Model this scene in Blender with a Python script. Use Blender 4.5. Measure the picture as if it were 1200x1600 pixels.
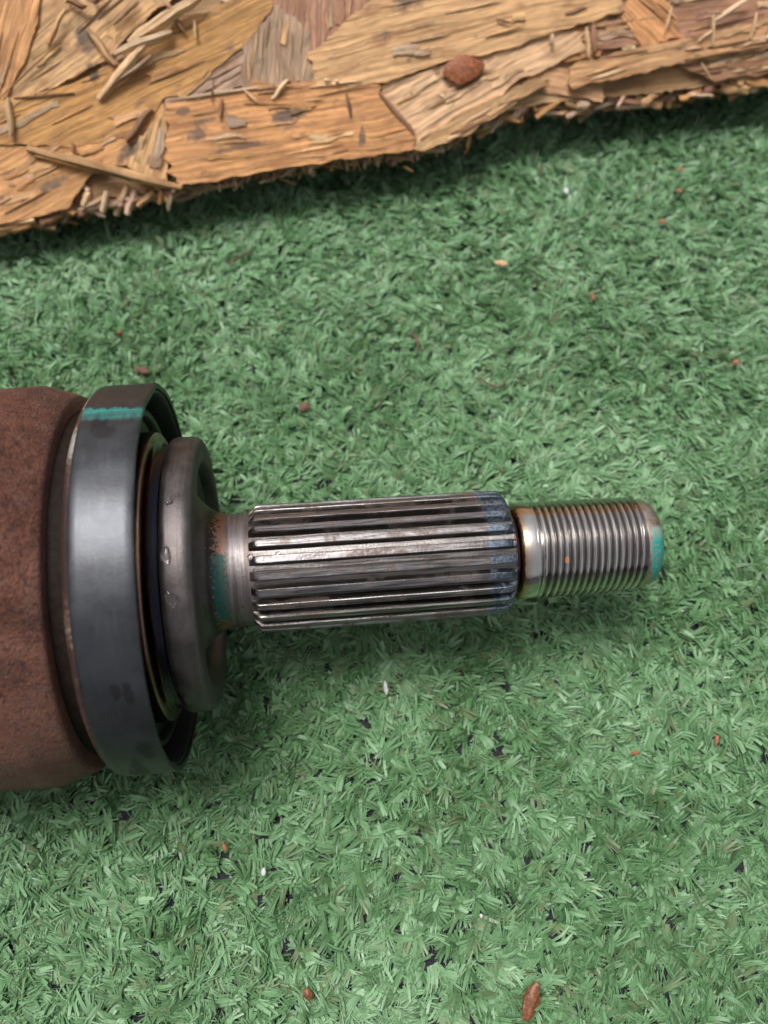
import bpy, bmesh, math, random
import numpy as np
from mathutils import Vector, Matrix, noise
from mathutils.geometry import delaunay_2d_cdt

MM = 0.001
scn = bpy.context.scene
for o in list(bpy.data.objects):
    bpy.data.objects.remove(o)
COL = scn.collection

# ------------------------------------------------------------------ camera
CAM_H = 213.4                      # mm above the turf backing
TILT = math.radians(22)
F_PX = 1300.0                      # focal length for a 1200 x 1600 picture
cam_d = bpy.data.cameras.new('camera')
cam = bpy.data.objects.new('camera', cam_d); COL.objects.link(cam)
cam.location = (0, 0, CAM_H * MM)
cam.rotation_euler = (TILT, 0, 0)
cam_d.sensor_fit = 'VERTICAL'; cam_d.sensor_height = 36; cam_d.sensor_width = 27
cam_d.lens = F_PX / 1600 * 36
cam_d.clip_start = 0.005; cam_d.clip_end = 50
cam_d.dof.use_dof = True
cam_d.dof.focus_distance = 0.178
cam_d.dof.aperture_fstop = 12.5
scn.camera = cam

# ------------------------------------------------------------------ overcast daylight
SUN_EL, SUN_AZ = math.radians(75), math.radians(-52)      # azimuth from +y towards +x
w = bpy.data.worlds.new('World'); scn.world = w; w.use_nodes = True
nt = w.node_tree
bg = nt.nodes['Background']
sky = nt.nodes.new('ShaderNodeTexSky'); sky.sky_type = 'NISHITA'; sky.sun_disc = False
sky.sun_elevation = SUN_EL; sky.sun_rotation = SUN_AZ
sky.air_density = 1.0; sky.dust_density = 6.0; sky.ozone_density = 1.0
hs = nt.nodes.new('ShaderNodeHueSaturation'); hs.inputs['Saturation'].default_value = 0.22
nt.links.new(sky.outputs[0], hs.inputs['Color']); nt.links.new(hs.outputs[0], bg.inputs['Color'])
bg.inputs['Strength'].default_value = 0.054
sd = bpy.data.lights.new('sun', 'SUN'); sd.energy = 1.5; sd.angle = math.radians(24); sd.color = (1, 0.98, 0.955)
sun = bpy.data.objects.new('sun', sd); COL.objects.link(sun)
dv = Vector((math.cos(SUN_EL) * math.sin(SUN_AZ), math.cos(SUN_EL) * math.cos(SUN_AZ), math.sin(SUN_EL)))
sun.rotation_euler = dv.to_track_quat('Z', 'Y').to_euler()
scn.view_settings.view_transform = 'Standard'; scn.view_settings.look = 'None'
scn.view_settings.exposure = 1.12; scn.view_settings.gamma = 1.0
scn.view_settings.use_curve_mapping = False
scn.render.engine = 'CYCLES'
scn.render.resolution_x = 768; scn.render.resolution_y = 1024

# ------------------------------------------------------------------ where things stand (mm)
RT = np.array([1, 0, 0.]); UP = np.array([0, math.cos(TILT), math.sin(TILT)]); FW = np.array([0, math.sin(TILT), -math.cos(TILT)])
CP = np.array([0, 0, CAM_H])
def ray(px, py):
    return (px - 600) / F_PX * RT - (py - 800) / F_PX * UP + FW
def on_z(px, py, z):
    r = ray(px, py); t = (z - CP[2]) / r[2]
    return CP + t * r
def on_plane(px, py, p0, n):
    r = ray(px, py); t = np.dot(p0 - CP, n) / np.dot(r, n)
    return CP + t * r

# ------------------------------------------------------------------ helpers
def tag(o, label=None, cat=None, group=None, kind=None):
    if label: o['label'] = label
    if cat: o['category'] = cat
    if group: o['group'] = group
    if kind: o['kind'] = kind
    return o
def empty(name, mat=None):
    o = bpy.data.objects.new(name, None); COL.objects.link(o); o.empty_display_size = 0.01
    if mat is not None: o.matrix_world = mat
    return o
def link(name, me, mat=None, parent=None):
    o = bpy.data.objects.new(name, me); COL.objects.link(o)
    if mat is not None and len(me.materials) == 0: me.materials.append(mat)
    o.parent = parent
    return o
def mesh(name, verts, faces, smooth=None):
    me = bpy.data.meshes.new(name)
    me.from_pydata([tuple(v) for v in verts], [], faces); me.update()
    if smooth is not None:
        me.shade_smooth()
        me.set_sharp_from_angle(angle=math.radians(smooth))
    return me

class NT:
    """small node tree writer"""
    def __init__(s, name):
        s.m = bpy.data.materials.new(name); s.m.use_nodes = True
        s.t = s.m.node_tree; s.b = s.t.nodes['Principled BSDF']
    def n(s, kind, **kw):
        nd = s.t.nodes.new('ShaderNode' + kind)
        for k, v in kw.items():
            if k in ('ins',):
                for a, b in v.items():
                    if hasattr(b, 'is_linked') or isinstance(b, bpy.types.NodeSocket): s.t.links.new(b, nd.inputs[a])
                    else: nd.inputs[a].default_value = b
            else: setattr(nd, k, v)
        return nd
    def l(s, a, b): s.t.links.new(a, b)
    def math(s, op, a, b=0.0, c=0.0, clamp=False):
        nd = s.t.nodes.new('ShaderNodeMath'); nd.operation = op; nd.use_clamp = clamp
        for i, v in enumerate((a, b, c)):
            if isinstance(v, bpy.types.NodeSocket): s.l(v, nd.inputs[i])
            else: nd.inputs[i].default_value = v
        return nd.outputs[0]
    def rng(s, v, a, b, c=0.0, d=1.0):
        nd = s.t.nodes.new('ShaderNodeMapRange'); nd.interpolation_type = 'SMOOTHSTEP'
        s.l(v, nd.inputs[0])
        for i, x in zip((1, 2, 3, 4), (a, b, c, d)): nd.inputs[i].default_value = x
        return nd.outputs[0]
    def noise(s, vec, scale, detail=3.0, rough=0.55, dist=0.0):
        nd = s.t.nodes.new('ShaderNodeTexNoise')
        if vec is not None: s.l(vec, nd.inputs['Vector'])
        nd.inputs['Scale'].default_value = scale; nd.inputs['Detail'].default_value = detail
        nd.inputs['Roughness'].default_value = rough; nd.inputs['Distortion'].default_value = dist
        return nd.outputs[0]
    def mapping(s, vec, scale, loc=(0, 0, 0)):
        nd = s.t.nodes.new('ShaderNodeMapping'); s.l(vec, nd.inputs['Vector'])
        nd.inputs['Scale'].default_value = scale; nd.inputs['Location'].default_value = loc
        return nd.outputs[0]
    def mix(s, f, a, b, mode='MIX'):
        nd = s.t.nodes.new('ShaderNodeMix'); nd.data_type = 'RGBA'; nd.blend_type = mode
        for i, v in ((0, f), (6, a), (7, b)):
            if isinstance(v, bpy.types.NodeSocket): s.l(v, nd.inputs[i])
            elif i == 0: nd.inputs[0].default_value = v
            else: nd.inputs[i].default_value = (*v, 1) if len(v) == 3 else v
        return nd.outputs[2]
    def ramp(s, v, stops):
        nd = s.t.nodes.new('ShaderNodeValToRGB'); s.l(v, nd.inputs[0]); e = nd.color_ramp.elements
        while len(e) < len(stops): e.new(0.5)
        for el, (p, c) in zip(e, stops): el.position = p; el.color = (*c, 1)
        return nd.outputs[0]
    def bump(s, h, strength, dist):
        nd = s.t.nodes.new('ShaderNodeBump'); s.l(h, nd.inputs['Height'])
        nd.inputs['Strength'].default_value = strength; nd.inputs['Distance'].default_value = dist
        s.l(nd.outputs[0], s.b.inputs['Normal'])
        return nd
    def set(s, **kw):
        names = dict(col='Base Color', met='Metallic', rough='Roughness', spec='Specular IOR Level')
        for k, v in kw.items():
            i = s.b.inputs[names.get(k, k)]
            if isinstance(v, bpy.types.NodeSocket): s.l(v, i)
            elif isinstance(v, tuple): i.default_value = (*v, 1) if len(v) == 3 else v
            else: i.default_value = v
        return s
    def obj_mm(s):
        """object coordinates in millimetres: (vector, x, y, z)"""
        tc = s.n('TexCoord')
        v = s.mapping(tc.outputs['Object'], (1000, 1000, 1000))
        sp = s.n('SeparateXYZ'); s.l(v, sp.inputs[0])
        return v, sp.outputs[0], sp.outputs[1], sp.outputs[2]
    def box(s, v, a, b, soft):
        """1 between a and b, with soft edges"""
        return s.math('MULTIPLY', s.rng(v, a - soft, a + soft), s.rng(v, b - soft, b + soft, 1, 0))

# ------------------------------------------------------------------ materials
def mat_turf():
    m = NT('plastic_grass')
    at = m.n('Attribute', attribute_name='tint')
    sp = m.n('SeparateColor'); m.l(at.outputs['Color'], sp.inputs[0])
    c = m.ramp(sp.outputs[0], [(0.0, (0.062, 0.140, 0.050)), (0.35, (0.118, 0.242, 0.104)), (0.70, (0.188, 0.345, 0.170)), (1.0, (0.285, 0.455, 0.262))])
    c = m.mix(sp.outputs[1], c, (0.16, 0.165, 0.085))
    uv = m.n('UVMap', uv_map='blade').outputs[0]
    rib = m.noise(m.mapping(uv, (0.12, 3.2, 1)), 1.0, 2, 0.6)
    c = m.mix(m.rng(rib, 0.3, 0.7, 0.25, 0.0), c, (0.05, 0.12, 0.05))
    m.set(col=c, rough=0.40, spec=0.42)
    m.bump(rib, 0.5, 0.00025)
    # thin plastic lets a little light through
    tr = m.n('BsdfTranslucent'); m.l(c, tr.inputs['Color'])
    mx = m.n('MixShader'); mx.inputs[0].default_value = 0.12
    out = m.t.nodes['Material Output']
    m.l(m.b.outputs[0], mx.inputs[1]); m.l(tr.outputs[0], mx.inputs[2]); m.l(mx.outputs[0], out.inputs['Surface'])
    return m.m
def mat_backing():
    m = NT('turf_backing')
    v, x, y, z = m.obj_mm()
    wv = m.n('TexWave', wave_type='BANDS', bands_direction='X'); m.l(v, wv.inputs[0]); wv.inputs['Scale'].default_value = 0.6; wv.inputs['Distortion'].default_value = 1.5
    wy = m.n('TexWave', wave_type='BANDS', bands_direction='Y'); m.l(v, wy.inputs[0]); wy.inputs['Scale'].default_value = 0.6; wy.inputs['Distortion'].default_value = 1.5
    h = m.math('MULTIPLY', wv.outputs['Fac'], wy.outputs['Fac'])
    c = m.ramp(h, [(0.0, (0.010, 0.009, 0.014)), (1.0, (0.045, 0.042, 0.062))])
    m.set(col=c, rough=0.5); m.bump(h, 0.8, 0.0006)
    return m.m
def mat_wood(spots):
    m = NT('wood_strand')
    uv0 = m.n('UVMap', uv_map='grain').outputs[0]
    wob = m.noise(m.mapping(uv0, (0.045, 0.07, 1)), 1.0, 3, 0.55)
    wc = m.n('CombineXYZ'); m.l(m.math('MULTIPLY', m.math('SUBTRACT', wob, 0.5), 4.0), wc.inputs[1])
    wa = m.n('VectorMath', operation='ADD'); m.l(uv0, wa.inputs[0]); m.l(wc.outputs[0], wa.inputs[1])
    uv = wa.outputs[0]
    oi = m.n('ObjectInfo')
    streak = m.noise(m.mapping(uv, (0.035, 0.9, 1)), 1.0, 5, 0.65, 0.3)
    fine = m.noise(m.mapping(uv, (0.10, 4.0, 1)), 1.0, 3, 0.6)
    blot = m.noise(m.mapping(uv, (0.10, 0.22, 1), (7, 3, 0)), 1.0, 3, 0.6)
    stain = m.noise(m.mapping(uv, (0.13, 0.32, 1), (31, 17, 0)), 1.0, 4, 0.65)
    k = m.math('ADD', m.rng(streak, 0.33, 0.67, 0.62, 1.25), m.rng(fine, 0.30, 0.70, -0.18, 0.15))
    crack = m.noise(m.mapping(uv, (0.022, 1.3, 1), (3, 9, 0)), 1.0, 2, 0.5)
    k = m.math('MULTIPLY', k, m.rng(crack, 0.29, 0.36, 0.35, 1.0))
    k = m.math('MULTIPLY', k, m.rng(blot, 0.3, 0.7, 1.12, 0.82))
    cc = m.n('CombineColor')
    for i in range(3): m.l(k, cc.inputs[i])
    c = m.mix(1.0, oi.outputs['Color'], cc.outputs[0], 'MULTIPLY')
    c = m.mix(m.rng(blot, 0.52, 0.72, 0, 0.60), c, (0.33, 0.135, 0.050))
    c = m.mix(m.rng(stain, 0.56, 0.72, 0, 0.72), c, (0.105, 0.078, 0.062))
    # grey-black stains of bark and mould on the board face
    v, ox, oy, oz = m.obj_mm()
    sn = m.noise(v, 0.45, 4, 0.7)
    tot = None
    for cx, cy, rx, ry, ang in spots:
        ca, sa = math.cos(ang), math.sin(ang)
        dx = m.math('SUBTRACT', ox, cx); dy = m.math('SUBTRACT', oy, cy)
        a = m.math('DIVIDE', m.math('ADD', m.math('MULTIPLY', dx, ca), m.math('MULTIPLY', dy, sa)), rx)
        b = m.math('DIVIDE', m.math('SUBTRACT', m.math('MULTIPLY', dy, ca), m.math('MULTIPLY', dx, sa)), ry)
        r = m.math('ADD', m.math('MULTIPLY', a, a), m.math('MULTIPLY', b, b))
        r = m.rng(m.math('ADD', r, m.math('MULTIPLY', m.math('SUBTRACT', sn, 0.5), 3.0)), 0.2, 1.3, 1, 0)
        tot = r if tot is None else m.math('MAXIMUM', tot, r)
    tot = m.math('MULTIPLY', tot, m.rng(m.math('ADD', fine, streak), 0.75, 1.15, 0.45, 0.95))
    c = m.mix(tot, c, (0.075, 0.062, 0.058))
    hair = m.noise(m.mapping(uv, (0.25, 11.0, 1)), 1.0, 2, 0.6)
    c = m.mix(m.rng(hair, 0.35, 0.65, 0.22, 0.0), c, (0.20, 0.10, 0.045))
    h = m.math('ADD', m.math('MULTIPLY', fine, 0.5), streak)
    h = m.math('ADD', h, m.math('MULTIPLY', m.rng(crack, 0.29, 0.36, 0, 1), 0.6))
    m.set(col=c, rough=0.62, spec=0.35); m.bump(h, 0.75, 0.0007)
    return m.m
def mat_slab():
    m = NT('board_core')
    v, x, y, z = m.obj_mm()
    wv = m.noise(v, 0.05, 2, 0.5)
    vo = m.n('TexVoronoi', feature='F1'); m.l(m.mapping(v, (0.035, 0.10, 0.5)), vo.inputs['Vector']); vo.inputs['Scale'].default_value = 1.0
    cell = m.n('SeparateColor'); m.l(vo.outputs['Color'], cell.inputs[0])
    st = m.noise(m.mapping(v, (0.06, 1.1, 0.9)), 1.0, 5, 0.65, 0.6)
    c = m.ramp(cell.outputs[0], [(0.1, (0.36, 0.185, 0.08)), (0.45, (0.52, 0.30, 0.125)), (0.75, (0.60, 0.385, 0.185)), (0.95, (0.42, 0.27, 0.15))])
    c = m.mix(m.rng(st, 0.40, 0.70, 0, 0.6), c, (0.22, 0.11, 0.05))
    c = m.mix(m.rng(vo.outputs['Distance'], 0.42, 0.62, 0, 0.6), c, (0.16, 0.085, 0.04))
    m.set(col=c, rough=0.75); m.bump(m.math('SUBTRACT', st, vo.outputs['Distance']), 0.8, 0.0012)
    return m.m
def mat_rust():
    m = NT('rusted_steel')
    v, x, y, z = m.obj_mm()
    a = m.noise(v, 0.07, 4, 0.65, 0.6); b = m.noise(v, 0.75, 6, 0.75); c3 = m.noise(v, 2.4, 3, 0.6); d = m.noise(v, 0.26, 4, 0.7)
    c = m.ramp(a, [(0.36, (0.115, 0.038, 0.025)), (0.5, (0.215, 0.072, 0.045)), (0.64, (0.31, 0.130, 0.088))])
    c = m.mix(m.rng(b, 0.50, 0.64, 0, 0.75), c, (0.250, 0.092, 0.036))
    c = m.mix(m.rng(d, 0.52, 0.66, 0, 0.60), c, (0.205, 0.110, 0.085))
    c = m.mix(m.rng(b, 0.38, 0.49, 0.7, 0), c, (0.060, 0.025, 0.018))
    c = m.mix(m.rng(c3, 0.38, 0.48, 0.55, 0), c, (0.050, 0.022, 0.017))
    c = m.mix(m.rng(c3, 0.60, 0.70, 0, 0.6), c, (0.36, 0.19, 0.12))
    # a thin greenish scuff near the top of the housing
    sc = m.math('MULTIPLY', m.box(x, -79.5, -74.5, 1.2), m.box(y, 36.2, 38.6, 0.8))
    sc = m.math('MULTIPLY', sc, m.rng(b, 0.35, 0.6))
    c = m.mix(m.math('MULTIPLY', sc, 0.7), c, (0.10, 0.11, 0.075))
    hh = m.math('ADD', m.math('MULTIPLY', b, 1.5), m.math('MULTIPLY', c3, 0.6))
    m.set(col=c, rough=m.rng(b, 0.3, 0.7, 0.38, 0.78), spec=0.5, met=0.0); m.bump(m.math('ADD', hh, m.math('MULTIPLY', c3, 1.2)), 1.0, 0.0012)
    return m.m
TEAL = (0.0, 0.235, 0.20)
def mat_band():
    m = NT('grey_band_steel')
    v, x, y, z = m.obj_mm()
    st = m.noise(m.mapping(v, (0.9, 0.12, 0.12)), 1.0, 4, 0.6); sm = m.noise(v, 0.16, 4, 0.6, 0.4); fn = m.noise(v, 1.6, 4, 0.65)
    c = m.ramp(sm, [(0.3, (0.056, 0.057, 0.062)), (0.7, (0.078, 0.081, 0.089))])
    c = m.mix(m.rng(st, 0.5, 0.75, 0, 0.35), c, (0.105, 0.108, 0.116))
    sp2 = m.noise(v, 0.55, 5, 0.7)
    # dark thumb smudges
    def spot(cx, cy, rx, ry):
        dx = m.math('DIVIDE', m.math('SUBTRACT', x, cx), rx); dy = m.math('DIVIDE', m.math('SUBTRACT', y, cy), ry)
        r = m.math('ADD', m.math('MULTIPLY', dx, dx), m.math('MULTIPLY', dy, dy))
        r = m.math('ADD', r, m.math('MULTIPLY', m.math('SUBTRACT', sp2, 0.5), 4.5))
        return m.rng(r, 0.3, 1.5, 1, 0)
    s = spot(-53.2, 30.5, 1.7, 2.2)
    for q in ((-52.2, 28.6, 2.0, 1.6), (-49.2, -18.0, 0.9, 2.4), (-51.3, -17.6, 0.9, 1.6), (-51.6, -36.0, 1.3, 3.4), (-48.8, -30.5, 1.6, 2.4), (-53.2, -38.0, 1.0, 2.0)):
        s = m.math('MAXIMUM', s, spot(*q))
    c = m.mix(m.math('MULTIPLY', s, 0.8), c, (0.030, 0.029, 0.030))
    # bright nicks
    c = m.mix(m.rng(fn, 0.70, 0.78, 0, 0.5), c, (0.5, 0.47, 0.44))
    # teal paint stripe across the band
    yy = m.math('ADD', y, m.math('MULTIPLY', m.math('SUBTRACT', st, 0.5), 2.4))
    yy = m.math('ADD', yy, m.math('MULTIPLY', m.math('ADD', x, 51), 0.035))
    p = m.math('MULTIPLY', m.box(yy, 31.0, 33.6, 0.28), m.rng(z, 0, 1))
    thin = m.rng(yy, 31.0, 32.8, 0.45, 1.0)
    p = m.math('MULTIPLY', p, m.math('MULTIPLY', thin, m.rng(fn, 0.33, 0.5, 0.45, 1.0)))
    p = m.math('MULTIPLY', p, m.rng(m.noise(m.mapping(v, (0.10, 1.6, 1.6), (4, 0, 0)), 1.0, 3, 0.6), 0.3, 0.65, 0.45, 0.9))
    c = m.mix(p, c, (0.01, 0.27, 0.245))
    m.set(col=c, met=m.math('SUBTRACT', 0.85, m.math('MULTIPLY', p, 0.8)), rough=m.math('ADD', m.rng(sm, 0.3, 0.7, 0.38, 0.46), m.math('MULTIPLY', s, 0.12)))
    m.bump(m.math('ADD', st, fn), 0.16, 0.0002)
    return m.m
def mat_corroded():
    m = NT('corroded_white_edge')
    v, x, y, z = m.obj_mm()
    a = m.noise(v, 0.045, 2, 0.5); b = m.noise(v, 1.3, 5, 0.7)
    a = m.math('ADD', a, m.math('MULTIPLY', m.math('SUBTRACT', b, 0.5), 0.45))
    c = m.ramp(a, [(0.46, (0.040, 0.019, 0.014)), (0.53, (0.10, 0.052, 0.036)), (0.61, (0.31, 0.26, 0.23)), (0.7, (0.44, 0.40, 0.37))])
    m.set(col=c, rough=0.6, met=0.3); m.bump(b, 0.7, 0.0004)
    return m.m
def mat_black():
    m = NT('black_seal')
    v, x, y, z = m.obj_mm()
    a = m.noise(v, 0.6, 4, 0.6)
    c = m.ramp(a, [(0.35, (0.012, 0.012, 0.012)), (0.7, (0.035, 0.034, 0.033))])
    m.set(col=c, rough=0.42, met=0.2); m.bump(a, 0.2, 0.0003)
    return m.m
def mat_journal():
    m = NT('heat_tinted_journal')
    v, x, y, z = m.obj_mm()
    a = m.noise(m.mapping(v, (1.2, 0.06, 0.06)), 1.0, 4, 0.6); b = m.noise(v, 0.25, 3, 0.6)
    t = m.n('MapRange'); m.l(x, t.inputs[0]); t.inputs[1].default_value = -50.8; t.inputs[2].default_value = -44.0
    t = m.math('ADD', t.outputs[0], m.math('MULTIPLY', m.math('SUBTRACT', b, 0.5), 0.12))
    c = m.ramp(t, [(0.30, (0.012, 0.010, 0.010)), (0.40, (0.18, 0.09, 0.05)), (0.50, (0.34, 0.22, 0.17)), (0.58, (0.14, 0.065, 0.04)), (0.70, (0.03, 0.022, 0.022)), (0.84, (0.022, 0.026, 0.042)), (0.96, (0.03, 0.026, 0.026))])
    m.set(col=c, met=1.0, rough=m.rng(a, 0.3, 0.7, 0.18, 0.36)); m.bump(a, 0.15, 0.0002)
    return m.m
def mat_flange():
    m = NT('brown_grey_flange_steel')
    v, x, y, z = m.obj_mm()
    st = m.noise(m.mapping(v, (1.6, 0.07, 0.07)), 1.0, 4, 0.6); sm = m.noise(v, 0.22, 4, 0.6, 0.3); fn = m.noise(v, 1.3, 5, 0.65); pit = m.noise(v, 0.75, 2, 0.5)
    r = m.math('SQRT', m.math('ADD', m.math('MULTIPLY', y, y), m.math('MULTIPLY', z, z)))
    c = m.ramp(sm, [(0.3, (0.082, 0.069, 0.067)), (0.7, (0.145, 0.128, 0.127))])
    c = m.mix(m.rng(st, 0.45, 0.75, 0, 0.5), c, (0.175, 0.158, 0.160))
    # black scale on the outboard face and its edge
    sc = m.math('MULTIPLY', m.rng(x, -39.0, -37.8), m.rng(r, 15.5, 17.5))
    c = m.mix(m.math('MULTIPLY', sc, 0.9), c, (0.040, 0.037, 0.034))
    # bare coppery patches where the scale flaked off by the neck
    cp = m.math('MULTIPLY', m.box(x, -37.6, -33.6, 0.5), m.rng(r, 17.5, 19.5, 1, 0))
    blk = m.rng(m.math('ADD', fn, m.math('MULTIPLY', m.rng(x, -37.6, -33.6, 0.16, -0.16), 1.0)), 0.50, 0.56)
    c = m.mix(cp, c, m.mix(blk, (0.24, 0.145, 0.105), (0.050, 0.043, 0.038)))
    # bright turned neck
    nk = m.rng(x, -33.9, -33.3)
    c = m.mix(nk, c, m.mix(m.rng(st, 0.35, 0.7), (0.15, 0.12, 0.11), (0.26, 0.24, 0.245)))
    # pits
    c = m.mix(m.rng(pit, 0.70, 0.74, 0, 0.75), c, (0.05, 0.035, 0.03))
    # teal paint dab on the neck
    yy = m.math('ADD', y, m.math('MULTIPLY', m.math('SUBTRACT', fn, 0.5), 5.0))
    xx = m.math('ADD', x, m.math('MULTIPLY', m.math('SUBTRACT', fn, 0.5), 3.2))
    p = m.math('MULTIPLY', m.math('MULTIPLY', m.box(yy, -9.8, 4.2, 0.25), m.box(xx, -36.6, -33.6, 0.7)), m.rng(z, 0, 1))
    p = m.math('MULTIPLY', p, m.rng(st, 0.3, 0.65, 0.62, 0.97))
    c = m.mix(p, c, (0.0, 0.080, 0.072))
    met = m.math('SUBTRACT', 0.92, m.math('MULTIPLY', m.math('MAXIMUM', sc, p), 0.72))
    m.set(col=c, met=met, rough=m.math('ADD', m.rng(sm, 0.3, 0.7, 0.42, 0.55), m.math('MULTIPLY', sc, 0.12)))
    m.bump(m.math('ADD', m.math('MULTIPLY', fn, 1.0), st), 0.22, 0.00025)
    return m.m
def mat_spline(name, core):
    m = NT(name)
    v, x, y, z = m.obj_mm()
    oi = m.n('ObjectInfo')
    off = m.n('CombineXYZ'); m.l(m.math('MULTIPLY', oi.outputs['Random'], 90), off.inputs[0]); m.l(m.math('MULTIPLY', oi.outputs['Random'], 37), off.inputs[1])
    va = m.n('VectorMath', operation='ADD'); m.l(v, va.inputs[0]); m.l(off.outputs[0], va.inputs[1]); vv = va.outputs[0]
    st = m.noise(m.mapping(vv, (0.10, 1.5, 1.5)), 1.0, 5, 0.65, 0.4); sm = m.noise(vv, 0.13, 4, 0.65, 0.6); fn = m.noise(vv, 1.8, 4, 0.65)
    if core:
        c = m.mix(m.rng(st, 0.3, 0.7), (0.08, 0.069, 0.063), (0.24, 0.223, 0.213))
        m.set(col=c, met=0.95, rough=0.36); m.bump(m.math('ADD', fn, st), 0.3, 0.0003)
        return m.m
    c = m.mix(m.rng(st, 0.3, 0.7), (0.10, 0.085, 0.080), (0.32, 0.305, 0.307))
    pt = m.math('MULTIPLY', m.rng(sm, 0.47, 0.60), m.rng(fn, 0.35, 0.6, 0.4, 1))
    c = m.mix(m.math('MULTIPLY', pt, 0.85), c, (0.10, 0.062, 0.045))
    c = m.mix(m.rng(fn, 0.68, 0.76, 0, 0.6), c, (0.62, 0.58, 0.52))
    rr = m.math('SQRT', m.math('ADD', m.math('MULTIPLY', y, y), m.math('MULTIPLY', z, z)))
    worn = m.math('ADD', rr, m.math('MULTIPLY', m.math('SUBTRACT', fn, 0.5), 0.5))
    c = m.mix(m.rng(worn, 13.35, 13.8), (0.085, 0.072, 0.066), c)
    # blue-black heat band at the outboard end
    xe = m.math('ADD', x, m.math('MULTIPLY', m.math('SUBTRACT', sm, 0.5), 9))
    hb = m.rng(xe, 21.3, 22.0)
    c = m.mix(m.math('MULTIPLY', hb, 0.85), c, m.mix(m.rng(fn, 0.4, 0.65), (0.075, 0.095, 0.125), (0.17, 0.22, 0.28)))
    m.set(col=c, met=m.math('SUBTRACT', 0.95, m.math('MULTIPLY', pt, 0.5)), rough=m.math('ADD', m.rng(st, 0.3, 0.7, 0.26, 0.42), m.math('MULTIPLY', pt, 0.15)))
    m.bump(m.math('ADD', fn, st), 0.25, 0.00025)
    return m.m
def mat_thread():
    m = NT('bright_thread_steel')
    v, x, y, z = m.obj_mm()
    st = m.noise(m.mapping(v, (1.6, 0.08, 0.08)), 1.0, 4, 0.6); fn = m.noise(v, 1.6, 4, 0.65); sm = m.noise(v, 0.2, 3, 0.6)
    c = m.mix(m.rng(st, 0.3, 0.7), (0.52, 0.48, 0.455), (0.82, 0.79, 0.77))
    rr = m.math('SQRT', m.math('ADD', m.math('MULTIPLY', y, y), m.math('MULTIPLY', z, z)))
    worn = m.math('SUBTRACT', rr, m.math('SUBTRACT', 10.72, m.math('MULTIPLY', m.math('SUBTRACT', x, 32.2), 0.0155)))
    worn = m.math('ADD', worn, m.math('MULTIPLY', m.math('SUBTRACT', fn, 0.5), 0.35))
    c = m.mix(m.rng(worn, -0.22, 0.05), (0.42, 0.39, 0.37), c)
    # straw to blue temper colours next to the splines
    t = m.math('ADD', x, m.math('MULTIPLY', m.math('SUBTRACT', sm, 0.5), 1.6))
    hc = m.n('MapRange'); m.l(t, hc.inputs[0]); hc.inputs[1].default_value = 27.0; hc.inputs[2].default_value = 32.5
    tc = m.ramp(hc.outputs[0], [(0.0, (0.05, 0.04, 0.05)), (0.22, (0.06, 0.045, 0.09)), (0.33, (0.18, 0.08, 0.05)), (0.42, (0.42, 0.25, 0.14)), (0.60, (0.58, 0.48, 0.38)), (0.80, (0.66, 0.64, 0.61))])
    c = m.mix(m.rng(x, 32.0, 33.0, 1, 0), c, tc)
    c = m.mix(m.rng(fn, 0.66, 0.74, 0, 0.7), c, (0.06, 0.05, 0.045))
    # one orange rust fleck on the thread
    d2 = m.math('ADD', m.math('POWER', m.math('SUBTRACT', x, 38.6), 2), m.math('MULTIPLY', m.math('POWER', m.math('ADD', y, 2.1), 2), 0.25))
    fl = m.math('MULTIPLY', m.rng(d2, 0.05, 0.16, 1, 0), m.rng(z, 0, 1))
    c = m.mix(fl, c, (0.40, 0.15, 0.05))
    m.set(col=c, met=m.math('SUBTRACT', 1.0, fl), rough=m.rng(st, 0.3, 0.7, 0.10, 0.20))
    m.bump(m.math('ADD', fn, st), 0.10, 0.0002)
    return m.m
def mat_nose():
    m = NT('painted_shaft_end')
    v, x, y, z = m.obj_mm()
    fn = m.noise(v, 1.9, 5, 0.7); sm = m.noise(v, 0.5, 3, 0.6)
    c = m.mix(m.rng(sm, 0.3, 0.7), (0.36, 0.265, 0.205), (0.50, 0.42, 0.37))
    c = m.mix(m.rng(fn, 0.66, 0.74, 0, 0.6), c, (0.10, 0.06, 0.04))
    yy = m.math('ADD', y, m.math('MULTIPLY', m.math('SUBTRACT', fn, 0.5), 3.0))
    xx = m.math('ADD', x, m.math('MULTIPLY', m.math('SUBTRACT', sm, 0.5), 1.2))
    xx = m.math('ADD', xx, m.math('MULTIPLY', m.math('MINIMUM', m.math('ADD', y, 5), 0), 0.35))
    p = m.math('MULTIPLY', m.math('MULTIPLY', m.box(yy, -9.9, 3.9, 0.3), m.rng(xx, 57.7, 58.1)), m.rng(z, -1, 0))
    thin = m.rng(yy, 4.2, 0.5, 0.5, 1.0)
    p = m.math('MULTIPLY', p, m.math('MULTIPLY', thin, m.rng(fn, 0.40, 0.52, 0.35, 1.0)))
    c = m.mix(p, c, m.mix(m.rng(y, 0.0, 3.5), TEAL, (0.12, 0.42, 0.36)))
    m.set(col=c, met=m.math('SUBTRACT', 0.9, m.math('MULTIPLY', p, 0.85)), rough=0.36)
    m.bump(fn, 0.25, 0.0002)
    return m.m
def mat_plain(name, col, rough=0.6, var=0.35, scale=1.2, **kw):
    m = NT(name)
    v, x, y, z = m.obj_mm()
    a = m.noise(v, scale, 4, 0.6)
    c = m.mix(m.rng(a, 0.3, 0.7), tuple(k * (1 - var) for k in col), tuple(min(1, k * (1 + var)) for k in col))
    m.set(col=c, rough=rough, **kw); m.bump(a, 0.4, 0.0004)
    return m.m
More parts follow.
